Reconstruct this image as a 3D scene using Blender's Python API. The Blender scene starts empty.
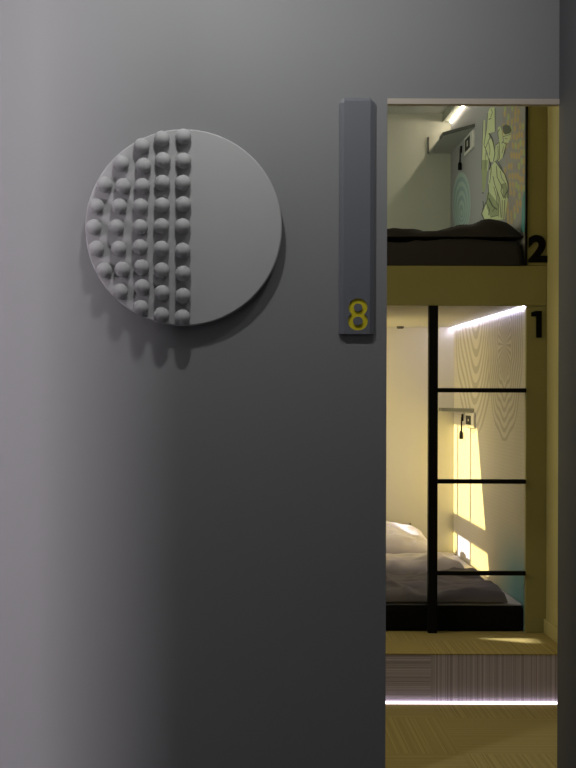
import bpy, bmesh, math, random
from mathutils import Vector, noise, Matrix
random.seed(7)
S = bpy.context.scene
C = S.collection
CAMZ = 1.10
F = 1482.0
ROLL = math.radians(0.18)
DW, DF, DB, DE = 4.20, 5.70, 7.74, 5.24      # door wall, bunk front, back wall, step edge
XR = 1.108                                   # right wall of the bunk
PZ = CAMZ - 0.923                            # platform top


def unroll(px, py):
    u, v = px - 238.0, 392.0 - py
    return (u*math.cos(ROLL) - v*math.sin(ROLL), u*math.sin(ROLL) + v*math.cos(ROLL))


def on_wall(px, py, D=DW):                   # photo point -> (x, z) on a plane facing the corridor
    u, v = unroll(px, py)
    return u*D/F, CAMZ + v*D/F


def on_side(px, py, X=XR):                   # photo point -> (y, z) on the right wall
    u, v = unroll(px, py)
    D = F*X/u
    return D, CAMZ + v*D/F


# ------------------------------------------------------------------ materials
def mat(name, col, rough=0.6, metal=0.0, bump=0.0, bscale=200.0, var=0.0, spec=0.5, vscale=6.0):
    m = bpy.data.materials.new(name); m.use_nodes = True
    nt = m.node_tree; b = nt.nodes['Principled BSDF']
    b.inputs['Roughness'].default_value = rough
    b.inputs['Metallic'].default_value = metal
    b.inputs['Specular IOR Level'].default_value = spec
    b.inputs['Base Color'].default_value = (*col, 1)
    tc = nt.nodes.new('ShaderNodeTexCoord')
    if var:
        n = nt.nodes.new('ShaderNodeTexNoise'); n.inputs['Scale'].default_value = vscale
        n.inputs['Detail'].default_value = 3
        nt.links.new(tc.outputs['Object'], n.inputs['Vector'])
        r = nt.nodes.new('ShaderNodeValToRGB')
        r.color_ramp.elements[0].position = 0.3; r.color_ramp.elements[1].position = 0.7
        r.color_ramp.elements[0].color = (*[c*(1-var) for c in col], 1)
        r.color_ramp.elements[1].color = (*[min(1, c*(1+var)) for c in col], 1)
        nt.links.new(n.outputs['Fac'], r.inputs['Fac'])
        nt.links.new(r.outputs['Color'], b.inputs['Base Color'])
    if bump:
        n = nt.nodes.new('ShaderNodeTexNoise'); n.inputs['Scale'].default_value = bscale
        n.inputs['Detail'].default_value = 4
        nt.links.new(tc.outputs['Object'], n.inputs['Vector'])
        bp = nt.nodes.new('ShaderNodeBump'); bp.inputs['Strength'].default_value = bump
        bp.inputs['Distance'].default_value = 0.002
        nt.links.new(n.outputs['Fac'], bp.inputs['Height'])
        nt.links.new(bp.outputs['Normal'], b.inputs['Normal'])
    return m


def emit(name, col, st):
    m = bpy.data.materials.new(name); m.use_nodes = True
    nt = m.node_tree; nt.nodes.clear()
    o = nt.nodes.new('ShaderNodeOutputMaterial'); e = nt.nodes.new('ShaderNodeEmission')
    e.inputs['Color'].default_value = (*col, 1); e.inputs['Strength'].default_value = st
    nt.links.new(e.outputs[0], o.inputs[0]); return m


def film(name, col):
    m = bpy.data.materials.new(name); m.use_nodes = True
    nt = m.node_tree; nt.nodes.clear()
    o = nt.nodes.new('ShaderNodeOutputMaterial'); e = nt.nodes.new('ShaderNodeBsdfTransparent')
    e.inputs['Color'].default_value = (*col, 1)
    nt.links.new(e.outputs[0], o.inputs[0]); return m


def math_node(nt, op, a, b=None):
    n = nt.nodes.new('ShaderNodeMath'); n.operation = op
    for k, v in enumerate((a, b)):
        if v is None: continue
        if isinstance(v, (int, float)): n.inputs[k].default_value = v
        else: nt.links.new(v, n.inputs[k])
    return n.outputs[0]


def carpet(name, dark, light, riser=False):
    m = bpy.data.materials.new(name); m.use_nodes = True
    nt = m.node_tree; b = nt.nodes['Principled BSDF']
    b.inputs['Roughness'].default_value = 0.95; b.inputs['Specular IOR Level'].default_value = 0.1
    tc = nt.nodes.new('ShaderNodeTexCoord'); sp = nt.nodes.new('ShaderNodeSeparateXYZ')
    nt.links.new(tc.outputs['Object'], sp.inputs[0])
    x, y, z = sp.outputs
    M = lambda op, a, b=None: math_node(nt, op, a, b)
    i = M('FLOOR', M('DIVIDE', M('SUBTRACT', x, 0.685), 0.5))
    if riser:
        par = M('ABSOLUTE', M('MODULO', i, 2.0)); other = z
    else:
        j = M('FLOOR', M('DIVIDE', M('SUBTRACT', y, 0.015), 0.5))
        par = M('ABSOLUTE', M('MODULO', M('ADD', M('ADD', i, j), 0.0), 2.0)); other = y
    par = M('GREATER_THAN', par, 0.5)

    def stripe(v, seed):
        outs = []
        for sc, w in ((210.0, 0.0), (75.0, 3.7)):
            n = nt.nodes.new('ShaderNodeTexNoise'); n.noise_dimensions = '1D'
            n.inputs['Scale'].default_value = 1.0; n.inputs['Detail'].default_value = 1
            nt.links.new(M('ADD', M('MULTIPLY', v, sc), seed+w), n.inputs['W'])
            outs.append(n.outputs['Fac'])
        return M('ADD', M('MULTIPLY', outs[0], 0.6), M('MULTIPLY', outs[1], 0.4))
    sx = stripe(x, 11.0); so = stripe(other, 57.0)
    # stripes run along y where par = 0 (vary with x), else along x
    mix = nt.nodes.new('ShaderNodeMix'); mix.data_type = 'FLOAT'
    nt.links.new(par, mix.inputs['Factor'])
    nt.links.new(sx, mix.inputs[2]); nt.links.new(so, mix.inputs[3])
    r = nt.nodes.new('ShaderNodeValToRGB')
    r.color_ramp.elements[0].position = 0.36; r.color_ramp.elements[1].position = 0.64
    r.color_ramp.elements[0].color = (*dark, 1); r.color_ramp.elements[1].color = (*light, 1)
    nt.links.new(mix.outputs[0], r.inputs['Fac'])
    nt.links.new(r.outputs['Color'], b.inputs['Base Color'])
    bp = nt.nodes.new('ShaderNodeBump'); bp.inputs['Strength'].default_value = 0.35; bp.inputs['Distance'].default_value = 0.003
    nt.links.new(mix.outputs[0], bp.inputs['Height']); nt.links.new(bp.outputs['Normal'], b.inputs['Normal'])
    return m


def moire(name):
    """printed line pattern of the lower mural: ring systems crossing each other, teal print near the front"""
    m = bpy.data.materials.new(name); m.use_nodes = True
    nt = m.node_tree; b = nt.nodes['Principled BSDF']; b.inputs['Roughness'].default_value = 0.6
    tc = nt.nodes.new('ShaderNodeTexCoord'); sp = nt.nodes.new('ShaderNodeSeparateXYZ')
    nt.links.new(tc.outputs['Object'], sp.inputs[0]); _, y, z = sp.outputs
    M = lambda op, a, b=None: math_node(nt, op, a, b)

    def polar(cy, cz, ky=1.0, kz=1.0):
        dy = M('MULTIPLY', M('SUBTRACT', y, cy), ky); dz = M('MULTIPLY', M('SUBTRACT', z, cz), kz)
        r = M('SQRT', M('ADD', M('MULTIPLY', dy, dy), M('MULTIPLY', dz, dz)))
        return r, M('ARCTAN2', dz, dy)
    r1, t1 = polar(6.16, CAMZ+0.20); r2, t2 = polar(6.16, CAMZ-0.02, 1.0, 1.25); r3, t3 = polar(6.95, CAMZ+0.42, 1.0, 1.0)
    wob = M('MULTIPLY', M('SINE', M('MULTIPLY', t1, 9.0)), 0.010)
    a = M('SINE', M('MULTIPLY', M('ADD', r1, wob), 150.0))
    c = M('SINE', M('MULTIPLY', t1, 26.0))
    d = M('SINE', M('MULTIPLY', M('ADD', r3, M('MULTIPLY', M('SINE', M('ADD', M('MULTIPLY', y, 9.0), M('MULTIPLY', z, 5.0))), 0.035)), 92.0))
    e = M('SINE', M('MULTIPLY', z, 420.0))
    in1 = M('LESS_THAN', r1, 0.40); near = M('LESS_THAN', r1, 0.15)
    in3 = M('LESS_THAN', r3, 0.62)
    ringpart = M('MULTIPLY', M('MULTIPLY', in1, M('SUBTRACT', 1.0, near)), M('GREATER_THAN', a, 0.1))
    radial = M('MULTIPLY', near, M('GREATER_THAN', c, 0.1))
    waves = M('MULTIPLY', M('MULTIPLY', M('SUBTRACT', 1.0, in1), in3), M('GREATER_THAN', d, 0.15))
    fine = M('MULTIPLY', M('SUBTRACT', 1.0, M('MAXIMUM', in1, in3)), M('MULTIPLY', M('GREATER_THAN', e, 0.0), 0.15))
    tot = M('MULTIPLY', M('MAXIMUM', M('MAXIMUM', ringpart, radial), M('MAXIMUM', waves, fine)), 0.85)
    mx = nt.nodes.new('ShaderNodeMix'); mx.data_type = 'RGBA'
    nt.links.new(tot, mx.inputs['Factor'])
    mx.inputs[6].default_value = (0.56, 0.53, 0.52, 1); mx.inputs[7].default_value = (0.36, 0.34, 0.34, 1)
    # teal ink block at the front end, low on the wall
    k = M('MULTIPLY', M('SUBTRACT', 6.45, y), 1.9)
    k2 = M('MULTIPLY', M('SUBTRACT', CAMZ-0.52, z), 5.0)
    cl = nt.nodes.new('ShaderNodeClamp'); nt.links.new(k, cl.inputs[0])
    cl2 = nt.nodes.new('ShaderNodeClamp'); nt.links.new(k2, cl2.inputs[0])
    mx2 = nt.nodes.new('ShaderNodeMix'); mx2.data_type = 'RGBA'
    nt.links.new(M('MULTIPLY', cl.outputs[0], cl2.outputs[0]), mx2.inputs['Factor'])
    nt.links.new(mx.outputs[2], mx2.inputs[6]); mx2.inputs[7].default_value = (0.14, 0.33, 0.46, 1)
    nt.links.new(mx2.outputs[2], b.inputs['Base Color'])
    return m


M_WALL = mat('grey wall paint', (0.235, 0.235, 0.237), 0.75, bump=0.05, bscale=350)
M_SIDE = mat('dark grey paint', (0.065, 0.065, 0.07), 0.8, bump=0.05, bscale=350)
M_CEIL = mat('white ceiling paint', (0.62, 0.62, 0.60), 0.8, bump=0.04)
M_CREAM = mat('off white plaster', (0.62, 0.60, 0.52), 0.8, bump=0.05, bscale=300)
M_SAGE = mat('pale sage plaster', (0.46, 0.47, 0.40), 0.8, bump=0.05, bscale=300)
M_OCHRE = mat('ochre laminate', (0.31, 0.28, 0.115), 0.55, bump=0.04, bscale=120, var=0.04)
M_OCHREW = mat('pale ochre paint', (0.50, 0.45, 0.24), 0.7, bump=0.05)
M_BLACK = mat('black powder coat', (0.004, 0.004, 0.004), 0.5, bump=0.03, spec=0.12)
M_NUM = mat('black plastic', (0.003, 0.003, 0.003), 0.7, bump=0.02, spec=0.1)
M_ART = mat('matt grey relief', (0.41, 0.405, 0.407), 0.85, bump=0.06, bscale=260)
M_PLAQUE = mat('blue grey lacquer', (0.145, 0.15, 0.17), 0.5, bump=0.03)
M_YELLOW = mat('yellow enamel', (0.72, 0.59, 0.015), 0.5, bump=0.02)
M_TRIM = mat('beige metal', (0.50, 0.43, 0.36), 0.5, bump=0.03)
M_DUVET = mat('charcoal cotton', (0.029, 0.025, 0.033), 0.9, bump=0.25, bscale=900)
M_BLK = mat('black cotton', (0.005, 0.005, 0.006), 0.95, bump=0.25, bscale=900, spec=0.1)
M_GREY = mat('grey cotton', (0.125, 0.115, 0.138), 0.9, bump=0.25, bscale=900)
M_SHEET = mat('pale grey cotton', (0.55, 0.52, 0.55), 0.9, bump=0.25, bscale=900)
M_PILLOW = mat('lilac white cotton', (0.70, 0.68, 0.80), 0.9, bump=0.25, bscale=900)
M_DPIL = mat('mid grey cotton', (0.22, 0.21, 0.20), 0.9, bump=0.25, bscale=900)
M_SHELF = mat('grey laminate', (0.50, 0.50, 0.48), 0.5, bump=0.03)
M_SHELFE = mat('dark edge banding', (0.07, 0.07, 0.065), 0.5, bump=0.03)
M_PLATE = mat('white plastic', (0.66, 0.65, 0.62), 0.4, bump=0.02)
M_LEDU = emit('warm light strip', (1.0, 0.90, 0.68), 26.0)
M_LEDL = emit('lilac light strip', (0.74, 0.70, 1.0), 34.0)
M_LEDS = emit('pinkish light strip', (1.0, 0.86, 0.95), 3.0)
M_CARPET = carpet('striped carpet tiles', (0.31, 0.245, 0.095), (0.45, 0.365, 0.155))
M_RISER = carpet('striped carpet tiles in lilac light', (0.36, 0.32, 0.40), (0.64, 0.58, 0.70), True)  # same carpet as the tread; the strip's lilac light is put into the colour
M_MOIRE = moire('printed moire lines')


# ------------------------------------------------------------------ mesh helpers
def obj(name, bm, m, parent=None, smooth=False, recalc=True):
    if recalc: bmesh.ops.recalc_face_normals(bm, faces=bm.faces)
    me = bpy.data.meshes.new(name); bm.to_mesh(me); bm.free()
    for mm in (m if isinstance(m, (list, tuple)) else [m]): me.materials.append(mm)
    if smooth:
        for p in me.polygons: p.use_smooth = True
    o = bpy.data.objects.new(name, me); C.objects.link(o)
    if parent:
        o.parent = parent; o.matrix_parent_inverse = Matrix.Translation(-parent.location)
    return o


def box(bm, x0, x1, y0, y1, z0, z1, bev=0.0, seg=2):
    b = bmesh.new()
    v = [b.verts.new((x, y, z)) for x in (x0, x1) for y in (y0, y1) for z in (z0, z1)]
    for f in ((0, 1, 3, 2), (4, 6, 7, 5), (0, 4, 5, 1), (2, 3, 7, 6), (0, 2, 6, 4), (1, 5, 7, 3)):
        b.faces.new([v[i] for i in f])
    if bev:
        bmesh.ops.bevel(b, geom=b.edges[:], offset=bev, segments=seg, affect='EDGES', profile=0.5)
    merge(bm, b)
    return bm


def merge(dst, src):
    me = bpy.data.meshes.new('tmp'); src.to_mesh(me); src.free(); dst.from_mesh(me); bpy.data.meshes.remove(me)


def bx(*a, **k): return box(bmesh.new(), *a, **k)


def prism(bm, pts, axis, a0, a1, bev=0.0):
    """closed polygon pts (2D) extruded along an axis: 'y' -> pts are (x,z); 'z' -> (x,y); 'x' -> (y,z)"""
    put = {'y': lambda p, a: (p[0], a, p[1]), 'z': lambda p, a: (p[0], p[1], a), 'x': lambda p, a: (a, p[0], p[1])}[axis]
    b = bmesh.new()
    lo = [b.verts.new(put(p, a0)) for p in pts]; hi = [b.verts.new(put(p, a1)) for p in pts]
    b.faces.new(lo); b.faces.new(hi[::-1])
    n = len(pts)
    for i in range(n): b.faces.new((lo[i], lo[(i+1) % n], hi[(i+1) % n], hi[i]))
    bmesh.ops.recalc_face_normals(b, faces=b.faces)
    if bev: bmesh.ops.bevel(b, geom=b.edges[:], offset=bev, segments=2, affect='EDGES', profile=0.5)
    merge(bm, b); return bm


def tube(bm, pts, r, n=10):
    rings = []
    for i, p in enumerate(pts):
        p = Vector(p); a = Vector(pts[max(0, i-1)]); c = Vector(pts[min(len(pts)-1, i+1)])
        t = (c-a).normalized(); up = Vector((1, 0, 0)) if abs(t.x) < .9 else Vector((0, 0, 1))
        s = t.cross(up).normalized(); w = t.cross(s)
        rr = r[i] if isinstance(r, (list, tuple)) else r
        rings.append([bm.verts.new(p + (s*math.cos(q*2*math.pi/n) + w*math.sin(q*2*math.pi/n))*rr) for q in range(n)])
    for a, b in zip(rings, rings[1:]):
        for q in range(n): bm.faces.new((a[q], a[(q+1) % n], b[(q+1) % n], b[q]))
    bm.faces.new(rings[0]); bm.faces.new(rings[-1][::-1])
    return bm


def struct(name, bm, m): 
    o = obj(name, bm, m); o['kind'] = 'structure'; return o


def thing(name, label, cat, loc, group=None):
    o = bpy.data.objects.new(name, None); C.objects.link(o); o.location = loc
    o.empty_display_size = 0.05
    o['label'] = label; o['category'] = cat
    if group: o['group'] = group
    return o


def tag(o, label, cat, group=None):
    o['label'] = label; o['category'] = cat
    if group: o['group'] = group
    return o


def text_mesh(ch, size, depth, offset=0.0):
    cu = bpy.data.curves.new('glyph', 'FONT'); cu.body = ch; cu.size = size; cu.extrude = depth/2; cu.offset = offset
    cu.resolution_u = 8
    t = bpy.data.objects.new('glyph', cu); C.objects.link(t)
    dg = bpy.context.evaluated_depsgraph_get()
    me = bpy.data.meshes.new_from_object(t.evaluated_get(dg))
    bpy.data.objects.remove(t); bpy.data.curves.remove(cu)
    bm = bmesh.new(); bm.from_mesh(me); bpy.data.meshes.remove(me)
    return bm


def fit_text(ch, x0, x1, z0, z1, y_front, depth, bold):
    """glyph standing upright, facing -y, filling the box"""
    bm = text_mesh(ch, 0.1, 0.01, bold)
    xs = [v.co.x for v in bm.verts]; ys = [v.co.y for v in bm.verts]
    ax, ay = (x1-x0)/(max(xs)-min(xs)), (z1-z0)/(max(ys)-min(ys))
    for v in bm.verts:
        x = x0 + (v.co.x-min(xs))*ax; z = z0 + (v.co.y-min(ys))*ay
        y = y_front if v.co.z > 0 else y_front+depth
        v.co = (x, y, z)
    bmesh.ops.remove_doubles(bm, verts=bm.verts, dist=1e-5)
    return bm


# ------------------------------------------------------------------ setting
CEIL = CAMZ + 1.457
XL = 0.20
DL = 7.60                                     # the back wall stands a little forward in the lower bunk
XO, HEAD = on_wall(387, 98)      # left edge of the doorway, its head
XO = (386.5-238)*DW/F
XC = (558.3-238)*DW/F            # corridor side wall
HEAD = CAMZ + 0.833
bm = bmesh.new()
box(bm, -3.2, XO, DW, DW+0.03, -0.02, CEIL)
box(bm, XO, 1.2, DW, DW+0.03, HEAD, CEIL)
struct('wall_front', bm, M_WALL)
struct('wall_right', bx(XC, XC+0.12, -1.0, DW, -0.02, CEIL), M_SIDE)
struct('wall_left_occluder', bx(-1.10, -1.0, -1.0, 3.35, -0.02, CEIL), M_WALL)  # unseen wall, its end placed to cut off the lobby light
bm = bmesh.new(); box(bm, -3.3, -3.2, -1.0, DW+0.03, -0.02, CEIL); struct('wall_lobby', bm, M_WALL)
struct('wall_behind', bx(-3.3, XC+0.12, -1.1, -1.0, -0.02, CEIL), M_WALL)
struct('floor', bx(-3.3, 1.35, DW+0.015, DB+0.1, -0.1, 0.0), M_CARPET)
struct('floor', bx(-3.3, 1.35, -1.1, DW+0.015, -0.1, 0.0), mat('grey corridor floor', (0.30, 0.30, 0.315), 0.6, bump=0.05))
bm = bmesh.new()
box(bm, -3.3, 1.35, -1.1, DW+0.03, CEIL, CEIL+0.1); box(bm, -1.3, 1.35, DW+0.03, DF+0.05, CEIL, CEIL+0.1)
box(bm, XL-0.05, 1.35, DF+0.05, DB+0.1, CEIL, CEIL+0.1)
struct('ceiling', bm, M_CEIL)
struct('trim_1', bx(XO, XC+0.045, DW-0.003, DW+0.028, HEAD-0.0155, HEAD), M_TRIM)

XV = 1.188                                    # right wall of the little room
struct('wall_room_right', bx(XV, XV+0.12, DW+0.03, DF+0.02, -0.02, CEIL), M_OCHREW)
struct('baseboard_right', bx(XV-0.010, XV, DE+0.02, DF, PZ, PZ+0.055, bev=0.002), M_OCHREW)
struct('wall_bunk_right', bx(XR, XR+0.2, DF+0.02, DB, -0.02, CEIL), M_CREAM)
bm = bmesh.new(); box(bm, -0.1, 1.3, DB, DB+0.1, -0.02, CEIL); box(bm, XL, XR, DL, DB, PZ, CAMZ+0.335)
struct('wall_back', bm, M_CREAM)
# left wall of the bunk, with its window (unseen; opening slanted at the front to shape the sun patch)
XL = 0.20
DL = 7.60                                     # the back wall stands a little forward in the lower bunk
WT, WB = CAMZ+0.315, CAMZ-0.36
yt, yb = 6.86, 6.50
bm = bmesh.new()
box(bm, XL-0.05, XL, DF+0.02, DB, -0.02, WB)
box(bm, XL-0.05, XL, DF+0.02, DB, WT, CEIL)
prism(bm, [(DF+0.02, WB), (yb, WB), (yt, WT), (DF+0.02, WT)], 'x', XL-0.05, XL)
struct('wall_bunk_left', bm, M_CREAM)
# window_1 : mullions, yellow panes and one clear pane
T0, T1 = CAMZ-0.240, CAMZ-0.155
bm = bmesh.new()
box(bm, XL-0.04, XL-0.01, yb, DB, T0, T1)
for yy in (7.46, 7.05): box(bm, XL-0.04, XL-0.01, yy-0.018, yy+0.018, WB, WT)
w1 = struct('window_1', bm, M_PLATE)
M_FILM = film('yellow film', (1.0, 0.91, 0.55)); M_CLEAR = film('clear glass', (0.97, 0.97, 1.0))
for (a, b, lo, hi, mm) in ((7.478, DL, WB, T0, M_FILM), (7.478, DL, T1, WT, M_FILM), (7.068, 7.442, WB, T0, M_CLEAR),
                           (7.068, 7.442, T1, WT, M_FILM), (yb, 7.032, WB, T0, M_FILM), (yb, 7.032, T1, WT, M_FILM)):
    obj('pane', bx(XL-0.027, XL-0.023, a, b, lo, hi), mm, w1)
# the little room to the left: end wall with an added sun gap
struct('wall_room_front', bx(-1.3, XL, DF, DF+0.05, -0.02, CEIL), M_OCHREW)
bm = bmesh.new()                               # end wall; its unseen triangular gap is cut to throw a sun sliver
g0, g1 = PZ+(0.905+1.2)*0.5, PZ+(1.20+1.2)*0.5
box(bm, -1.3, -1.2, DW+0.03, DF, -0.02, g0); box(bm, -1.3, -1.2, DW+0.03, DF, g1, CEIL)
box(bm, -1.3, -1.2, 5.572, DF, g0, g1)
prism(bm, [(DW+0.03, g0), (5.572, g0), (5.40, g1), (DW+0.03, g1)], 'x', -1.3, -1.2)
struct('wall_room_left', bm, M_OCHREW)

# ------------------------------------------------------------------ carpeted step
st = thing('carpeted_step', 'broad low step with striped carpet tiles and a glowing foot line, before the bunks', 'step', (0.0, 5.47, 0.0))
obj('tread', bx(-1.199, XV-0.0005, DE, DF-0.0005, PZ-0.004, PZ), M_CARPET, st)
obj('riser', bx(-1.199, XV-0.0005, DE+0.002, DE+0.03, 0.0, PZ-0.004), M_RISER, st)
led = tag(obj('light_strip', bx(-1.2, XV-0.001, DE-0.007, DE-0.0005, 0.0, 0.0085), M_LEDS),
          'thin pinkish white light strip along the foot of the carpeted step', 'light')

# ------------------------------------------------------------------ bunk bed
LO, HI = CAMZ+0.335, CAMZ+0.488
bk = thing('bunk_bed', 'built-in two storey bunk bed with ochre front panels numbered 2 and 1', 'bunk bed', (0.65, 5.72, PZ))
obj('base', bx(XL+0.001, XR-0.001, DF, DB-0.001, 0.0, PZ), M_CARPET, bk)
obj('deck', bx(XL+0.001, XR-0.001, DF+0.02, DB-0.001, LO, HI-0.05), M_CREAM, bk)
obj('fascia', bx(XL, XV-0.001, DF, DF+0.02, LO, HI, bev=0.0015), M_OCHRE, bk)
obj('side_panel', bx(XR, XV-0.001, DF, DF+0.02, HI+0.002, CEIL-0.001, bev=0.0015), M_OCHRE, bk)
obj('side_panel', bx(XR, XV-0.001, DF, DF+0.02, PZ, LO-0.002, bev=0.0015), M_OCHRE, bk)
obj('gap_strip', bx(XR-0.004, XR+0.003, DF-0.004, DF+0.018, HI+0.002, CEIL-0.001), M_BLACK, bk)['label'] = 'thin black strip in place of the shadow gap at the upper panel'  # black strip puts the shadow gap beside the opening into colour
a = on_wall(528, 262.5, DF); b = on_wall(547.5, 235, DF)
obj('number', fit_text('2', a[0], b[0], a[1], b[1], DF-0.005, 0.005, 0.0052), M_NUM, bk)['label'] = 'black number 2 on the upper panel'
# a square-cut 1: stem and flag
a = on_wall(531, 337.5, DF); b = on_wall(541.6, 311, DF)
x0, z0, x1, z1 = a[0], a[1], b[0], b[1]; w = x1-x0; h = z1-z0
obj('number', prism(bmesh.new(), [(x1-w*.52, z0), (x1, z0), (x1, z1), (x1-w*.62, z1), (x0, z1-h*.06), (x0, z1-h*.21), (x1-w*.52, z1-h*.20)], 'y', DF-0.005, DF),
    M_NUM, bk)['label'] = 'black number 1 on the lower panel'
# cove box under the ceiling along the wall
obj('cove', bx(XR-0.045, XR-0.0006, DF+0.30, DB-0.001, CAMZ+1.412, CEIL-0.001), M_SAGE, bk)
tag(obj('light_strip', bx(XR-0.010, XR-0.002, DF+0.31, DB-0.03, CAMZ+1.405, CAMZ+1.4118), M_LEDU),
    'warm white light strip below the ceiling of the upper bunk', 'light')
tag(obj('light_strip', bx(XR-0.0072, XR-0.0012, DF+0.022, DL-0.004, LO-0.0055, LO-0.0005), M_LEDL),
    'cold lilac light strip where wall meets ceiling in the lower bunk', 'light')
# small round detector on the lower bunk ceiling
bm = bmesh.new(); bmesh.ops.create_cone(bm, cap_ends=True, segments=20, radius1=0.016, radius2=0.02, depth=0.012,
                                        matrix=Matrix.Translation((0.82, 7.50, LO-0.0062)))
tag(obj('smoke_detector', bm, M_SHELFE), 'tiny dark round fitting on the lower bunk ceiling near the back wall', 'ceiling fitting')

# ------------------------------------------------------------------ ladder
ld = thing('bunk_ladder', 'black metal bunk ladder with one upright and three rungs', 'ladder', (0.75, DF-0.02, PZ))
xa = (428.2-238)*DF/F; xb = (437.3-238)*DF/F
obj('rail', bx(xa, xb, DF-0.022, DF+0.016, PZ+0.001, LO-0.001, bev=0.002), M_BLACK, ld)
for py in (390.3, 481.4, 573.0):
    z = on_wall(480, py, DF)[1]
    obj('rung', bx(xb-0.001, XR-0.001, DF-0.012, DF+0.008, z-0.0085, z+0.0085, bev=0.002), M_BLACK, ld)

# ------------------------------------------------------------------ shelves, sockets, reading lamps
def shelf(z, label, lip, DB):
    s = thing('corner_shelf', label, 'shelf', (1.05, 7.35, z), 'corner shelves by the bed heads')
    x0 = 0.992
    obj('board', prism(bmesh.new(), [(x0, DB), (x0, 7.19), (XR-0.001, 6.955), (XR-0.001, DB)], 'z', z, z+0.010), M_SHELF, s)
    bm = bmesh.new()
    prism(bm, [(x0, 7.19), (XR-0.001, 6.955), (XR-0.001, 6.945), (x0-0.004, 7.183), (x0-0.004, 7.3), (x0, 7.3)], 'z', z-0.002, z+0.014)
    obj('edge_band', bm, M_SHELFE, s)['label'] = 'dark edge banding'
    if lip:
        obj('bar', bx(x0-0.007, x0-0.0005, DB-0.02, DB-0.001, z, z+0.083), M_SHELFE, s)['label'] = 'thin dark upright bracket at the back'  # thin dark upright line drawn behind the shelf's left end
    return s


shelf(CAMZ+1.248, 'small grey corner shelf with slanted front edge, above the upper bed', True, DB)
shelf(CAMZ-0.088, 'small grey corner shelf with slanted front edge, above the lower bed', False, DL)


def socket(y0, y1, z0, z1, label):
    s = thing('wall_socket', label, 'socket', (XR, (y0+y1)/2, z0), 'sockets under the shelves')
    obj('frame', bx(XR-0.012, XR-0.0012, y0, y1, z0, z1, bev=0.003), M_PLATE, s)
    w = (y1-y0)
    obj('insert', bx(XR-0.0135, XR-0.011, y0+w*0.30, y0+w*0.88, z0+0.014, z1-0.014, bev=0.001), M_BLACK, s)['label'] = 'black socket insert'
    obj('button', bx(XR-0.015, XR-0.013, y0+w*0.50, y0+w*0.60, z0+0.03, z1-0.03), M_PLATE, s)['label'] = 'pale strip in the middle'
    return s


ya, za = on_side(466.5, 152); yc, zc = on_side(475, 131)
socket(yc, ya, CAMZ+1.150, CAMZ+1.236, 'white framed black wall socket under the upper shelf')
ya, za = on_side(467.5, 426); yc, zc = on_side(476, 412)
socket(yc, ya, CAMZ-0.165, CAMZ-0.095, 'white framed black wall socket under the lower shelf')


def lamp(y, z1, z0, label):
    s = thing('reading_lamp', label, 'lamp', (XR, y, z0), 'slim reading lamps')
    obj('mount', bx(XR-0.010, XR-0.0012, y-0.012, y+0.012, z1-0.03, z1+0.005, bev=0.003), M_BLACK, s)
    obj('stem', tube(bmesh.new(), [(XR-0.009, y, z1-0.01), (XR-0.010, y, (z0+z1)/2), (XR-0.011, y, z0+0.03)], 0.004), M_BLACK, s, True)
    obj('head', tube(bmesh.new(), [(XR-0.012, y, z0+0.04), (XR-0.012, y, z0+0.03), (XR-0.012, y, z0)], [0.005, 0.009, 0.009], 14), M_BLACK, s, True)


y, z = on_side(462.2, 147); lamp(y, z, on_side(462.2, 170)[1], 'slim black reading lamp on the wall of the upper bunk')
y, z = on_side(463.6, 415); lamp(y, z, on_side(463.6, 439)[1], 'slim black reading lamp on the wall of the lower bunk')

# ------------------------------------------------------------------ murals
tag(obj('wall_mural', bx(XR-0.001, XR, DF+0.022, DL-0.002, PZ+0.003, LO-0.001), M_MOIRE),
    'pale grey wall print of swirling moire rings on the lower bunk wall', 'mural')

MC = {'base': (0.36, 0.35, 0.385), 'pale': (0.68, 0.72, 0.43), 'line': (0.09, 0.10, 0.07), 'hair': (0.10, 0.11, 0.08), 'mid': (0.36, 0.40, 0.22),
      'orange': (0.56, 0.42, 0.20), 'green': (0.47, 0.53, 0.24), 'teal': (0.09, 0.33, 0.38), 'blue': (0.30, 0.42, 0.46), 'bluel': (0.45, 0.55, 0.52), 'lilac': (0.37, 0.32, 0.34)}
keys = list(MC); mm = [mat('print ' + k, MC[k], 0.65, bump=0.03) for k in keys]
mb = bmesh.new()
layer = [0]


def poly(pts, key, raw=False):
    layer[0] += 1
    x = XR - 0.0012 - layer[0]*0.000012
    co = [(x, *(p if raw else on_side(*p))) for p in pts]
    try: f = mb.faces.new([mb.verts.new(c) for c in co])
    except ValueError: return
    f.material_index = keys.index(key)
    f.normal_update()
    if f.normal.x > 0: f.normal_flip()


def stroke(pts, wd, key):
    for (xa, ya), (xb, yb) in zip(pts, pts[1:]):
        dx, dy = xb-xa, yb-ya; L = math.hypot(dx, dy) or 1; nx, ny = -dy/L*wd/2, dx/L*wd/2
        poly([(xa+nx, ya+ny), (xb+nx, yb+ny), (xb-nx, yb-ny), (xa-nx, ya-ny)], key)


def ell(cx, cy, rx, ry, key, n=20, a0=0.0):
    poly([(cx+rx*math.cos(2*math.pi*k/n), cy+ry*math.sin(2*math.pi*k/n)) for k in range(n)], key)


def c1(*p): return [(475+a/10.47, 100+b/10.47) for a, b in p]
def c2(*p): return [(475+a/10.47, 160+b/10.47) for a, b in p]


box(mb, XR-0.0012, XR, DF+0.022, DB-0.002, HI-0.05, CEIL-0.001)
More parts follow.
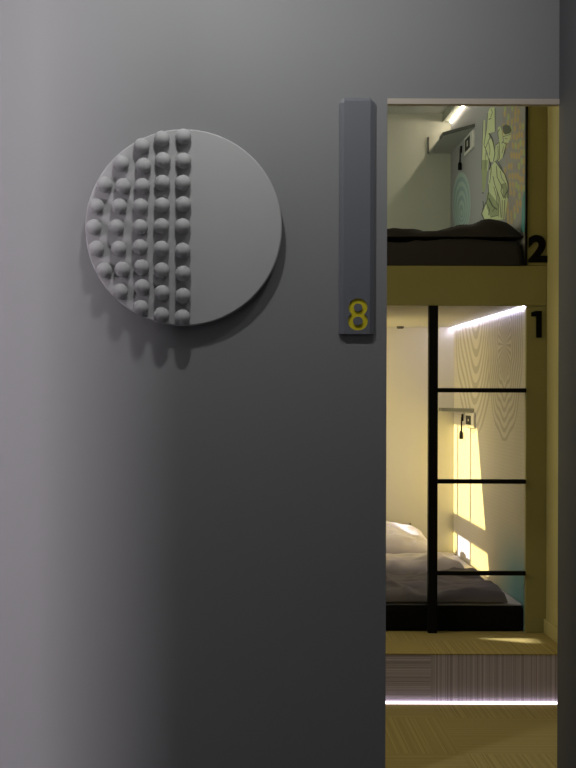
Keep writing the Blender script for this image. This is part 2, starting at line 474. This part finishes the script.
# ovals in arcs on the right
random.seed(3)
for ring in range(9):
    R = 6.5 + ring*2.75
    nn = max(5, int(R*0.74))
    for k in range(nn):
        t = -1.35 + 2.75*k/(nn-1)
        px = 501 + R*0.92*math.cos(t); py = 160 + R*2.35*math.sin(t)
        if px > 526.0 or py < 98 or py > 226 or px < 499: continue
        ell(px, py, 1.25, 3.9, random.choice(['orange', 'orange', 'green', 'orange', 'lilac']), 12)
poly([(523.2, 197), (526.6, 186), (526.6, 232), (521.5, 232)], 'teal')
# blue ringed oval low on the left
for k in range(9):
    q = 1 - k*0.112
    ell(462.0, 203+k*1.2, 9.2*q, 31*q, ['bluel', 'blue'][k % 2], 32)
# standing figure with a raised arm
poly(c1((95, 210), (112, 210), (108, 420), (118, 560), (150, 620), (140, 740), (75, 740)), 'pale')
poly(c2((75, 0), (140, 0), (128, 170), (110, 330), (80, 330)), 'mid')
poly(c1((140, 130), (165, 80), (215, 75), (218, 330), (170, 345), (118, 500), (100, 470), (128, 300)), 'pale')
poly(c1((108, 490), (165, 395), (205, 430), (235, 560), (225, 640), (165, 650), (140, 570)), 'pale')
poly(c1((228, 470), (260, 430), (320, 440), (340, 470), (300, 600), (245, 650), (222, 600)), 'pale')
poly(c1((245, 290), (270, 270), (290, 330), (300, 430), (262, 440), (250, 380)), 'pale')
poly(c1((300, 350), (380, 335), (384, 390), (355, 450), (310, 440)), 'pale')
poly(c1((295, 275), (330, 255), (375, 275), (390, 320), (372, 350), (320, 362), (300, 330)), 'hair')
poly(c2((160, 90), (215, 10), (260, 70), (320, 150), (352, 250), (352, 400), (320, 620), (120, 640), (80, 560), (140, 420), (145, 250)), 'pale')
poly(c2((130, 350), (150, 330), (260, 470), (255, 580), (170, 600), (130, 500)), 'mid')
poly(c2((290, 250), (330, 235), (345, 330), (330, 410), (300, 380)), 'mid')
for p, wd in ((c1((140, 135), (128, 300), (100, 470), (140, 570)), .55), (c1((150, 205), (175, 190)), .9), (c1((150, 350), (180, 390), (205, 470), (210, 520)), 1.1),
             (c1((118, 500), (150, 420), (168, 400)), .6), (c1((195, 420), (215, 560), (200, 640)), .8), (c1((228, 470), (260, 440), (262, 610), (235, 640)), .6),
             (c1((285, 455), (300, 440), (335, 465), (300, 600)), .6), (c1((300, 385), (330, 375), (380, 360)), .5), (c1((265, 300), (245, 340), (255, 410)), .6),
             (c1((150, 610), (170, 690), (155, 733)), 1.1), (c1((215, 80), (218, 330)), .4), (c1((240, 630), (290, 720)), .7),
             (c2((215, 10), (260, 70), (320, 150), (352, 250), (350, 400)), .7), (c2((230, 60), (240, 180), (300, 300)), .6), (c2((195, 170), (215, 260), (265, 400), (280, 600)), .6),
             (c2((150, 400), (190, 480), (240, 520)), 1.3), (c2((145, 250), (150, 330), (135, 420), (85, 520)), .7), (c2((290, 250), (280, 330), (310, 400), (340, 330)), .6),
             (c2((330, 240), (345, 330), (330, 400)), .5), (c2((320, 420), (310, 620)), .6), (c2((80, 340), (100, 350)), .9), (c2((75, 560), (100, 620)), 1.0), (c2((170, 600), (250, 580)), .6),
             (c1((92, 215), (82, 480), (76, 733)), .4), (c1((118, 560), (112, 733)), .4), (c1((175, 90), (190, 130), (172, 180)), .5), (c1((165, 345), (160, 395)), .5),
             (c1((150, 440), (165, 520), (160, 580)), .5), (c1((245, 480), (252, 560), (244, 620)), .4), (c1((310, 480), (290, 560)), .4), (c1((320, 400), (345, 410)), .5),
             (c2((180, 70), (170, 180), (160, 240)), .5), (c2((205, 280), (230, 370), (240, 470)), .5), (c2((270, 110), (290, 190), (320, 235)), .5), (c2((240, 330), (252, 420), (258, 600)), .4),
             (c2((295, 420), (290, 610)), .5), (c2((120, 440), (160, 520), (150, 580)), .7), (c2((90, 430), (100, 500), (78, 560)), .8), (c2((190, 540), (220, 500)), .6)):
    stroke(p, wd, 'line')
tag(obj('wall_mural', mb, mm, recalc=False), 'colourful comic style wall print of a posing figure on the upper bunk wall', 'mural')

# ------------------------------------------------------------------ bedding
def soft(name, x0, x1, y0, y1, base, top, m, parent=None, nx=80, ny=90, seed=0.0, amp=0.012, edge=0.08, fr=5.0, sag=None, mat_of=None, rim=0.0, crease=0.6):
    """closed quilt-like solid: domed, wrinkled top with round edges and a flat underside"""
    bm = bmesh.new(); up = []; dn = []
    for j in range(ny+1):
        ru, rd = [], []
        for i in range(nx+1):
            x = x0+(x1-x0)*i/nx; y = y0+(y1-y0)*j/ny
            d = min(x-x0, x1-x, y-y0, y1-y)
            e = min(1.0, d/edge); prof = math.sqrt(max(0.0, 1-(1-e)**2))
            p = Vector((x*fr, y*fr*0.8, seed))
            n = noise.noise(p)*1.0 + 0.5*noise.noise(p*2.3) - 0.9*abs(noise.noise(p*1.4 + Vector((7, 3, 1)))) - 0.8*abs(noise.noise(Vector((x*fr*1.2+y*2, y*fr*2.4, seed+4)))) + crease*max(0, 1-7*abs(noise.noise(Vector((x*fr*0.7+y*1.5, y*fr*0.9, seed+2)))))
            z = (top(x, y) if callable(top) else top)
            hh = (z - base)*(rim + (1-rim)*prof) + amp*n*prof
            off = 0.012*noise.noise(Vector((x*6, y*6, seed+9)))*(1-e)
            ru.append(bm.verts.new((x+off*(0 < i < nx), y+off*(0 < j < ny), base+max(0.004, hh)))); rd.append(bm.verts.new((x, y, base)))
        up.append(ru); dn.append(rd)
    for j in range(ny):
        for i in range(nx):
            f = bm.faces.new((up[j][i], up[j][i+1], up[j+1][i+1], up[j+1][i]))
            if mat_of: f.material_index = mat_of(x0+(x1-x0)*(i+.5)/nx, y0+(y1-y0)*(j+.5)/ny)
            bm.faces.new((dn[j][i], dn[j+1][i], dn[j+1][i+1], dn[j][i+1]))
    for i in range(nx):
        bm.faces.new((dn[0][i], dn[0][i+1], up[0][i+1], up[0][i])); bm.faces.new((up[ny][i], up[ny][i+1], dn[ny][i+1], dn[ny][i]))
    for j in range(ny):
        bm.faces.new((up[j][0], up[j+1][0], dn[j+1][0], dn[j][0])); bm.faces.new((dn[j][nx], dn[j+1][nx], up[j+1][nx], up[j][nx]))
    return obj(name, bm, m, parent, True)


# upper bunk
UB = HI-0.05
x0, x1 = XL+0.005, XR-0.002
mt = thing('mattress', 'charcoal covered mattress of the upper bunk, under the dark duvet', 'mattress', (0.65, 6.7, UB))
obj('cover', bx(x0, x1, DF+0.024, DB-0.01, UB+0.001, HI+0.001, bev=0.02, seg=3), M_BLK, mt)
tag(soft('duvet', x0, x1, DF+0.022, 7.0, HI+0.003,
         lambda x, y: HI+0.103+0.004*math.sin(x*9), M_DUVET, seed=2.0, amp=0.010, edge=0.03, crease=0.3),
    'charcoal duvet spread flat on the upper bunk, beneath the folded quilt', 'duvet')
def fold_top(x, y):
    b = math.exp(-((x-0.99)/0.14)**2)
    return HI+0.150+0.044*b - 0.03*max(0, (x-1.05)/0.05)
tag(soft('folded_quilt', x0, x1-0.003, DF+0.04, 6.75, HI+0.116, fold_top, M_DUVET, seed=5.0, amp=0.020, edge=0.05),
    'charcoal quilt folded over in a bulging heap, topmost on the upper bunk', 'quilt')

# lower bunk
mt = thing('mattress', 'black covered mattress of the lower bunk, resting on the carpeted step', 'mattress', (0.65, 6.7, PZ))
obj('cover', bx(x0, x1, DF+0.024, DL-0.004, PZ+0.001, PZ+0.100, bev=0.018, seg=3), M_BLK, mt)
soft('fitted_sheet', x0+0.006, x1-0.002, DF+0.04, DL-0.01, PZ+0.099, PZ+0.108, M_SHEET, mt, seed=1.5, crease=0, amp=0.003, edge=0.03)['label'] = 'pale grey fitted sheet'
tag(soft('duvet', x0+0.01, 1.045, DF+0.026, 6.42, PZ+0.113, lambda x, y: PZ+0.165+0.008*math.sin(y*11+x*6), M_GREY, seed=4.0, amp=0.020, edge=0.05),
    'grey duvet across the foot of the lower bunk, behind the ladder', 'duvet')
tag(soft('blanket', x0+0.02, 1.0, 6.45, 6.97, PZ+0.114, lambda x, y: PZ+0.180+0.012*math.sin(y*7), M_SHEET, seed=8.0, amp=0.018, edge=0.07),
    'cream blanket turned back between pillow and grey duvet on the lower bunk', 'blanket')


def pillow(name, cx, cy, z, a, b, h, rz, tilt, m, label, seed):
    bm = bmesh.new(); n = 36; top = []; bot = []
    for j in range(n+1):
        rt, rb = [], []
        for i in range(n+1):
            u, v = 2*i/n-1, 2*j/n-1
            pin = 1 - 0.07*(u*u*(1-v*v*0.3)*0 + (1-abs(u))*0 ) 
            x = a*u*(1-0.06*(1-v*v)*0 - 0.05*(1-v*v)*0) * (1-0.05*(1-abs(v))*0); y = b*v
            x *= 1-0.05*(1-v*v)*(abs(u) > .0)*0
            t = max(0.0, (1-u**4))**0.55*max(0.0, (1-v**4))**0.55
            p = Vector((u*2.4, v*2.0, seed)); wr = noise.noise(p) - 0.8*abs(noise.noise(p*1.7))
            hh = h*t*(1+0.22*wr) + 0.008*noise.noise(p*3)*t - 0.020*max(0, 1-abs(noise.noise(p*1.3+Vector((4, 1, 2))))*9)*t
            corner = 1-0.06*(1-abs(u))*(abs(v)**3) - 0.0
            rt.append(bm.verts.new((x, y*corner, h*0.45+hh*0.75)))
            rb.append(bm.verts.new((x, y*corner, h*0.45-h*0.45*t)))
        top.append(rt); bot.append(rb)
    for j in range(n):
        for i in range(n):
            bm.faces.new((top[j][i], top[j][i+1], top[j+1][i+1], top[j+1][i]))
            bm.faces.new((bot[j][i], bot[j+1][i], bot[j+1][i+1], bot[j][i+1]))
    bmesh.ops.remove_doubles(bm, verts=bm.verts, dist=1e-5)
    o = obj(name, bm, m, None, True)
    o.location = (cx, cy, z); o.rotation_euler = (tilt, 0, rz)
    tag(o, label, 'pillow'); return o


pillow('pillow', 0.61, 7.17, PZ+0.148, 0.31, 0.20, 0.11, 0.04, 0.14, M_PILLOW, 'rumpled lilac white pillow at the head of the lower bunk', 3.3)
pillow('pillow', 0.56, 7.50, PZ+0.178, 0.32, 0.08, 0.07, 0.0, 0.9, M_DPIL, 'grey pillow against the back wall, behind the lilac white pillow', 6.1)

# ------------------------------------------------------------------ relief disc on the wall
FACE = DW-0.034
cx, cz = on_wall(183.6, 227.4, FACE); R = 98.6*FACE/F
art = thing('wall_relief', 'round grey wall relief with rows of ball shaped knobs on its left half', 'wall art', (cx, DW, cz-R))
bm = bmesh.new(); n = 128
prof = [(R*0.965, DW-0.0005), (R*0.985, DW-0.02), (R, FACE+0.006), (R-0.001, FACE+0.002), (R-0.004, FACE)]
rings = [[bm.verts.new((cx+r*math.cos(2*math.pi*k/n), y, cz+r*math.sin(2*math.pi*k/n))) for k in range(n)] for r, y in prof]
for p, q in zip(rings, rings[1:]):
    for k in range(n): bm.faces.new((p[k], p[(k+1) % n], q[(k+1) % n], q[k]))
bm.faces.new(rings[0]); bm.faces.new(rings[-1])
obj('disc', bm, M_ART, art)
# the knobbed half stands a hair proud of the plain half
KN = [(495, 75), (495, 190), (493, 297), (495, 400), (492, 505), (392, 85), (397, 188), (395, 297), (393, 405), (390, 505),
      (295, 120), (303, 215), (298, 312), (290, 410), (288, 510), (197, 203), (205, 313), (187, 410), (174, 510), (117, 305), (77, 410), (65, 510)]
KN = [(80+a/4.8, 120+b/4.8) for a, b in KN]
KB = [(492, 95), (494, 205), (493, 312), (491, 415), (390, 85), (391, 190), (393, 298), (390, 405), (288, 78), (295, 175), (297, 270), (291, 370),
      (185, 85), (203, 185), (192, 292), (78, 85), (115, 190)]
KN += [(80+a/4.8, 230+b/4.8) for a, b in KB]
kr = 7.9*DW/F
bm = bmesh.new(); prof = []
for k in range(9):
    t = math.pi/2*k/8
    prof.append((kr*math.cos(t), -0.012-kr*1.02*math.sin(t)))
prof = [(kr*0.80, 0.0), (kr*0.92, -0.005)] + prof[:-1]
n = 28
rings = [[bm.verts.new((r*math.cos(2*math.pi*k/n), y, r*math.sin(2*math.pi*k/n))) for k in range(n)] for r, y in prof]
for p, q in zip(rings, rings[1:]):
    for k in range(n): bm.faces.new((p[k], p[(k+1) % n], q[(k+1) % n], q[k]))
tip = bm.verts.new((0, -0.012-kr*1.02, 0))
for k in range(n): bm.faces.new((rings[-1][k], rings[-1][(k+1) % n], tip))
bm.faces.new(rings[0])
knob = obj('knob', bm, M_ART, art, True)
for i, (px, py) in enumerate(KN):
    o = knob if i == 0 else knob.copy()
    if i: C.objects.link(o); o.parent = art
    x, z = on_wall(px, py+0.6, FACE-0.02)
    o.matrix_parent_inverse = Matrix.Translation(-art.location)
    o.location = (x, FACE, z)

# ------------------------------------------------------------------ number plaque
xa, zt = on_wall(340, 97.5, DW-0.016); xb, zb = on_wall(374.3, 334, DW-0.016)
pq = thing('number_sign', 'tall narrow blue grey wall sign with a yellow number 8, beside the doorway', 'sign', ((xa+xb)/2, DW, zb))
c = 0.0125
out = [(xa, zb), (xb, zb), (xb, zt-c), (xb-c, zt), (xa+c, zt), (xa, zt-c)]
inn = [(xa+c, zb), (xb-c, zb), (xb-c, zt-c*1.2), (xb-c*1.15, zt-c*0.7), (xa+c*1.15, zt-c*0.7), (xa+c, zt-c*1.2)]
FY = DW-0.014
bm = bmesh.new()
l0 = [bm.verts.new((x, DW, z)) for x, z in out]
l1 = [bm.verts.new((x, FY+0.006, z)) for x, z in out]
l2 = [bm.verts.new((x, FY, z)) for x, z in inn]
for p, q in ((l0, l1), (l1, l2)):
    for k in range(6): bm.faces.new((p[k], p[(k+1) % 6], q[(k+1) % 6], q[k]))
bm.faces.new(l0); bm.faces.new(l2)
board = obj('board', bm, M_PLAQUE, pq)
a = on_wall(347.8, 330.3, FY); b = on_wall(368, 298.3, FY)
gx0, gx1, gz0, gz1 = a[0], b[0], a[1], b[1]
cut = obj('cutter', fit_text('8', gx0, gx1, gz0, gz1, FY-0.01, 0.0150, 0.0012), M_YELLOW)
md = board.modifiers.new('engrave', 'BOOLEAN'); md.object = cut; md.operation = 'DIFFERENCE'; md.solver = 'EXACT'
dg = bpy.context.evaluated_depsgraph_get(); dg.update()
me = bpy.data.meshes.new_from_object(board.evaluated_get(dg))
board.modifiers.clear()
if len(me.polygons) > 20: board.data = me
bpy.data.objects.remove(cut)
obj('number', fit_text('8', gx0, gx1, gz0, gz1, FY+0.0045, 0.0014, 0.0012), M_YELLOW, pq)['label'] = 'yellow number 8 set into the board'

# ------------------------------------------------------------------ light
def light(name, kind, loc, energy, col, target=None, **kw):
    L = bpy.data.lights.new(name, kind); L.energy = energy; L.color = col
    for k, v in kw.items(): setattr(L, k, v)
    o = bpy.data.objects.new(name, L); C.objects.link(o); o.location = loc
    if target is not None:
        o.rotation_euler = (Vector(target)-Vector(loc)).to_track_quat('-Z', 'Y').to_euler()
    o['kind'] = 'helper'
    return o


for x, e, ln in ((-0.14, 6.0, 0.09), (0.46, 2.2, 0.14)):
    o = light('ceiling_washer', 'AREA', (x, DW-0.65, CEIL-0.04), e, (0.99, 1.0, 0.99), (x, DW, 1.1), shape='RECTANGLE', size=ln, size_y=0.03)
light('corridor_fill', 'AREA', (0.1, 1.6, CEIL-0.02), 5.0, (1.0, 0.99, 1.0), (0.1, 1.9, 0.0), shape='RECTANGLE', size=0.8, size_y=0.5)  # added soft fill that lifts the lower wall, no fixture
light('lobby_window_light', 'AREA', (-3.1, 1.15, 1.65), 235.0, (0.99, 0.92, 1.0), (0.0, 2.2, 1.55), shape='RECTANGLE', size=1.35, size_y=1.5)
light('sun', 'SUN', (-6, 6, 5), 11.0, (1.0, 0.96, 0.86), (-5, 6, 4.5), angle=math.radians(0.8))
light('sky_bunk', 'AREA', (XL-0.45, 7.1, CAMZ+0.05), 20.0, (0.84, 0.85, 1.0), (XL, 7.1, CAMZ), shape='RECTANGLE', size=1.1, size_y=0.9)
light('room_fill', 'AREA', (-1.15, 5.0, 1.75), 18.0, (1.0, 0.90, 0.52), (0.4, 5.2, 1.1), shape='RECTANGLE', size=0.9, size_y=1.1)  # added yellow fill inside the room, no window behind it
light('upper_bunk_fill', 'AREA', (XL+0.03, 6.9, HI+0.45), 4.4, (0.93, 1.0, 0.74), (XR, 7.1, HI+0.45), shape='RECTANGLE', size=1.2, size_y=0.6)  # added greenish fill for the upper bunk
w = bpy.data.worlds.new('World'); S.world = w; w.use_nodes = True
w.node_tree.nodes['Background'].inputs['Color'].default_value = (0.5, 0.6, 0.75, 1)
w.node_tree.nodes['Background'].inputs['Strength'].default_value = 0.3

# ------------------------------------------------------------------ camera
cd = bpy.data.cameras.new('Camera'); cam = bpy.data.objects.new('Camera', cd); C.objects.link(cam)
cam.location = (0, 0, CAMZ); cam.rotation_euler = (math.pi/2, -ROLL, 0)
cd.sensor_fit = 'AUTO'; cd.sensor_width = 36.0; cd.lens = F/768*36
cd.shift_x = (288-238)/768; cd.shift_y = 8/768
cd.clip_start = 0.05; cd.clip_end = 100
S.camera = cam
vs = S.view_settings
vs.view_transform = 'Standard'; vs.look = 'None'; vs.gamma = 1; vs.exposure = 0.0; vs.use_curve_mapping = False
S.cycles.use_denoising = True
S.cycles.max_bounces = 10; S.cycles.diffuse_bounces = 6; S.cycles.transparent_max_bounces = 12
S.cycles.sample_clamp_indirect = 5.0; S.cycles.caustics_reflective = False; S.cycles.caustics_refractive = False
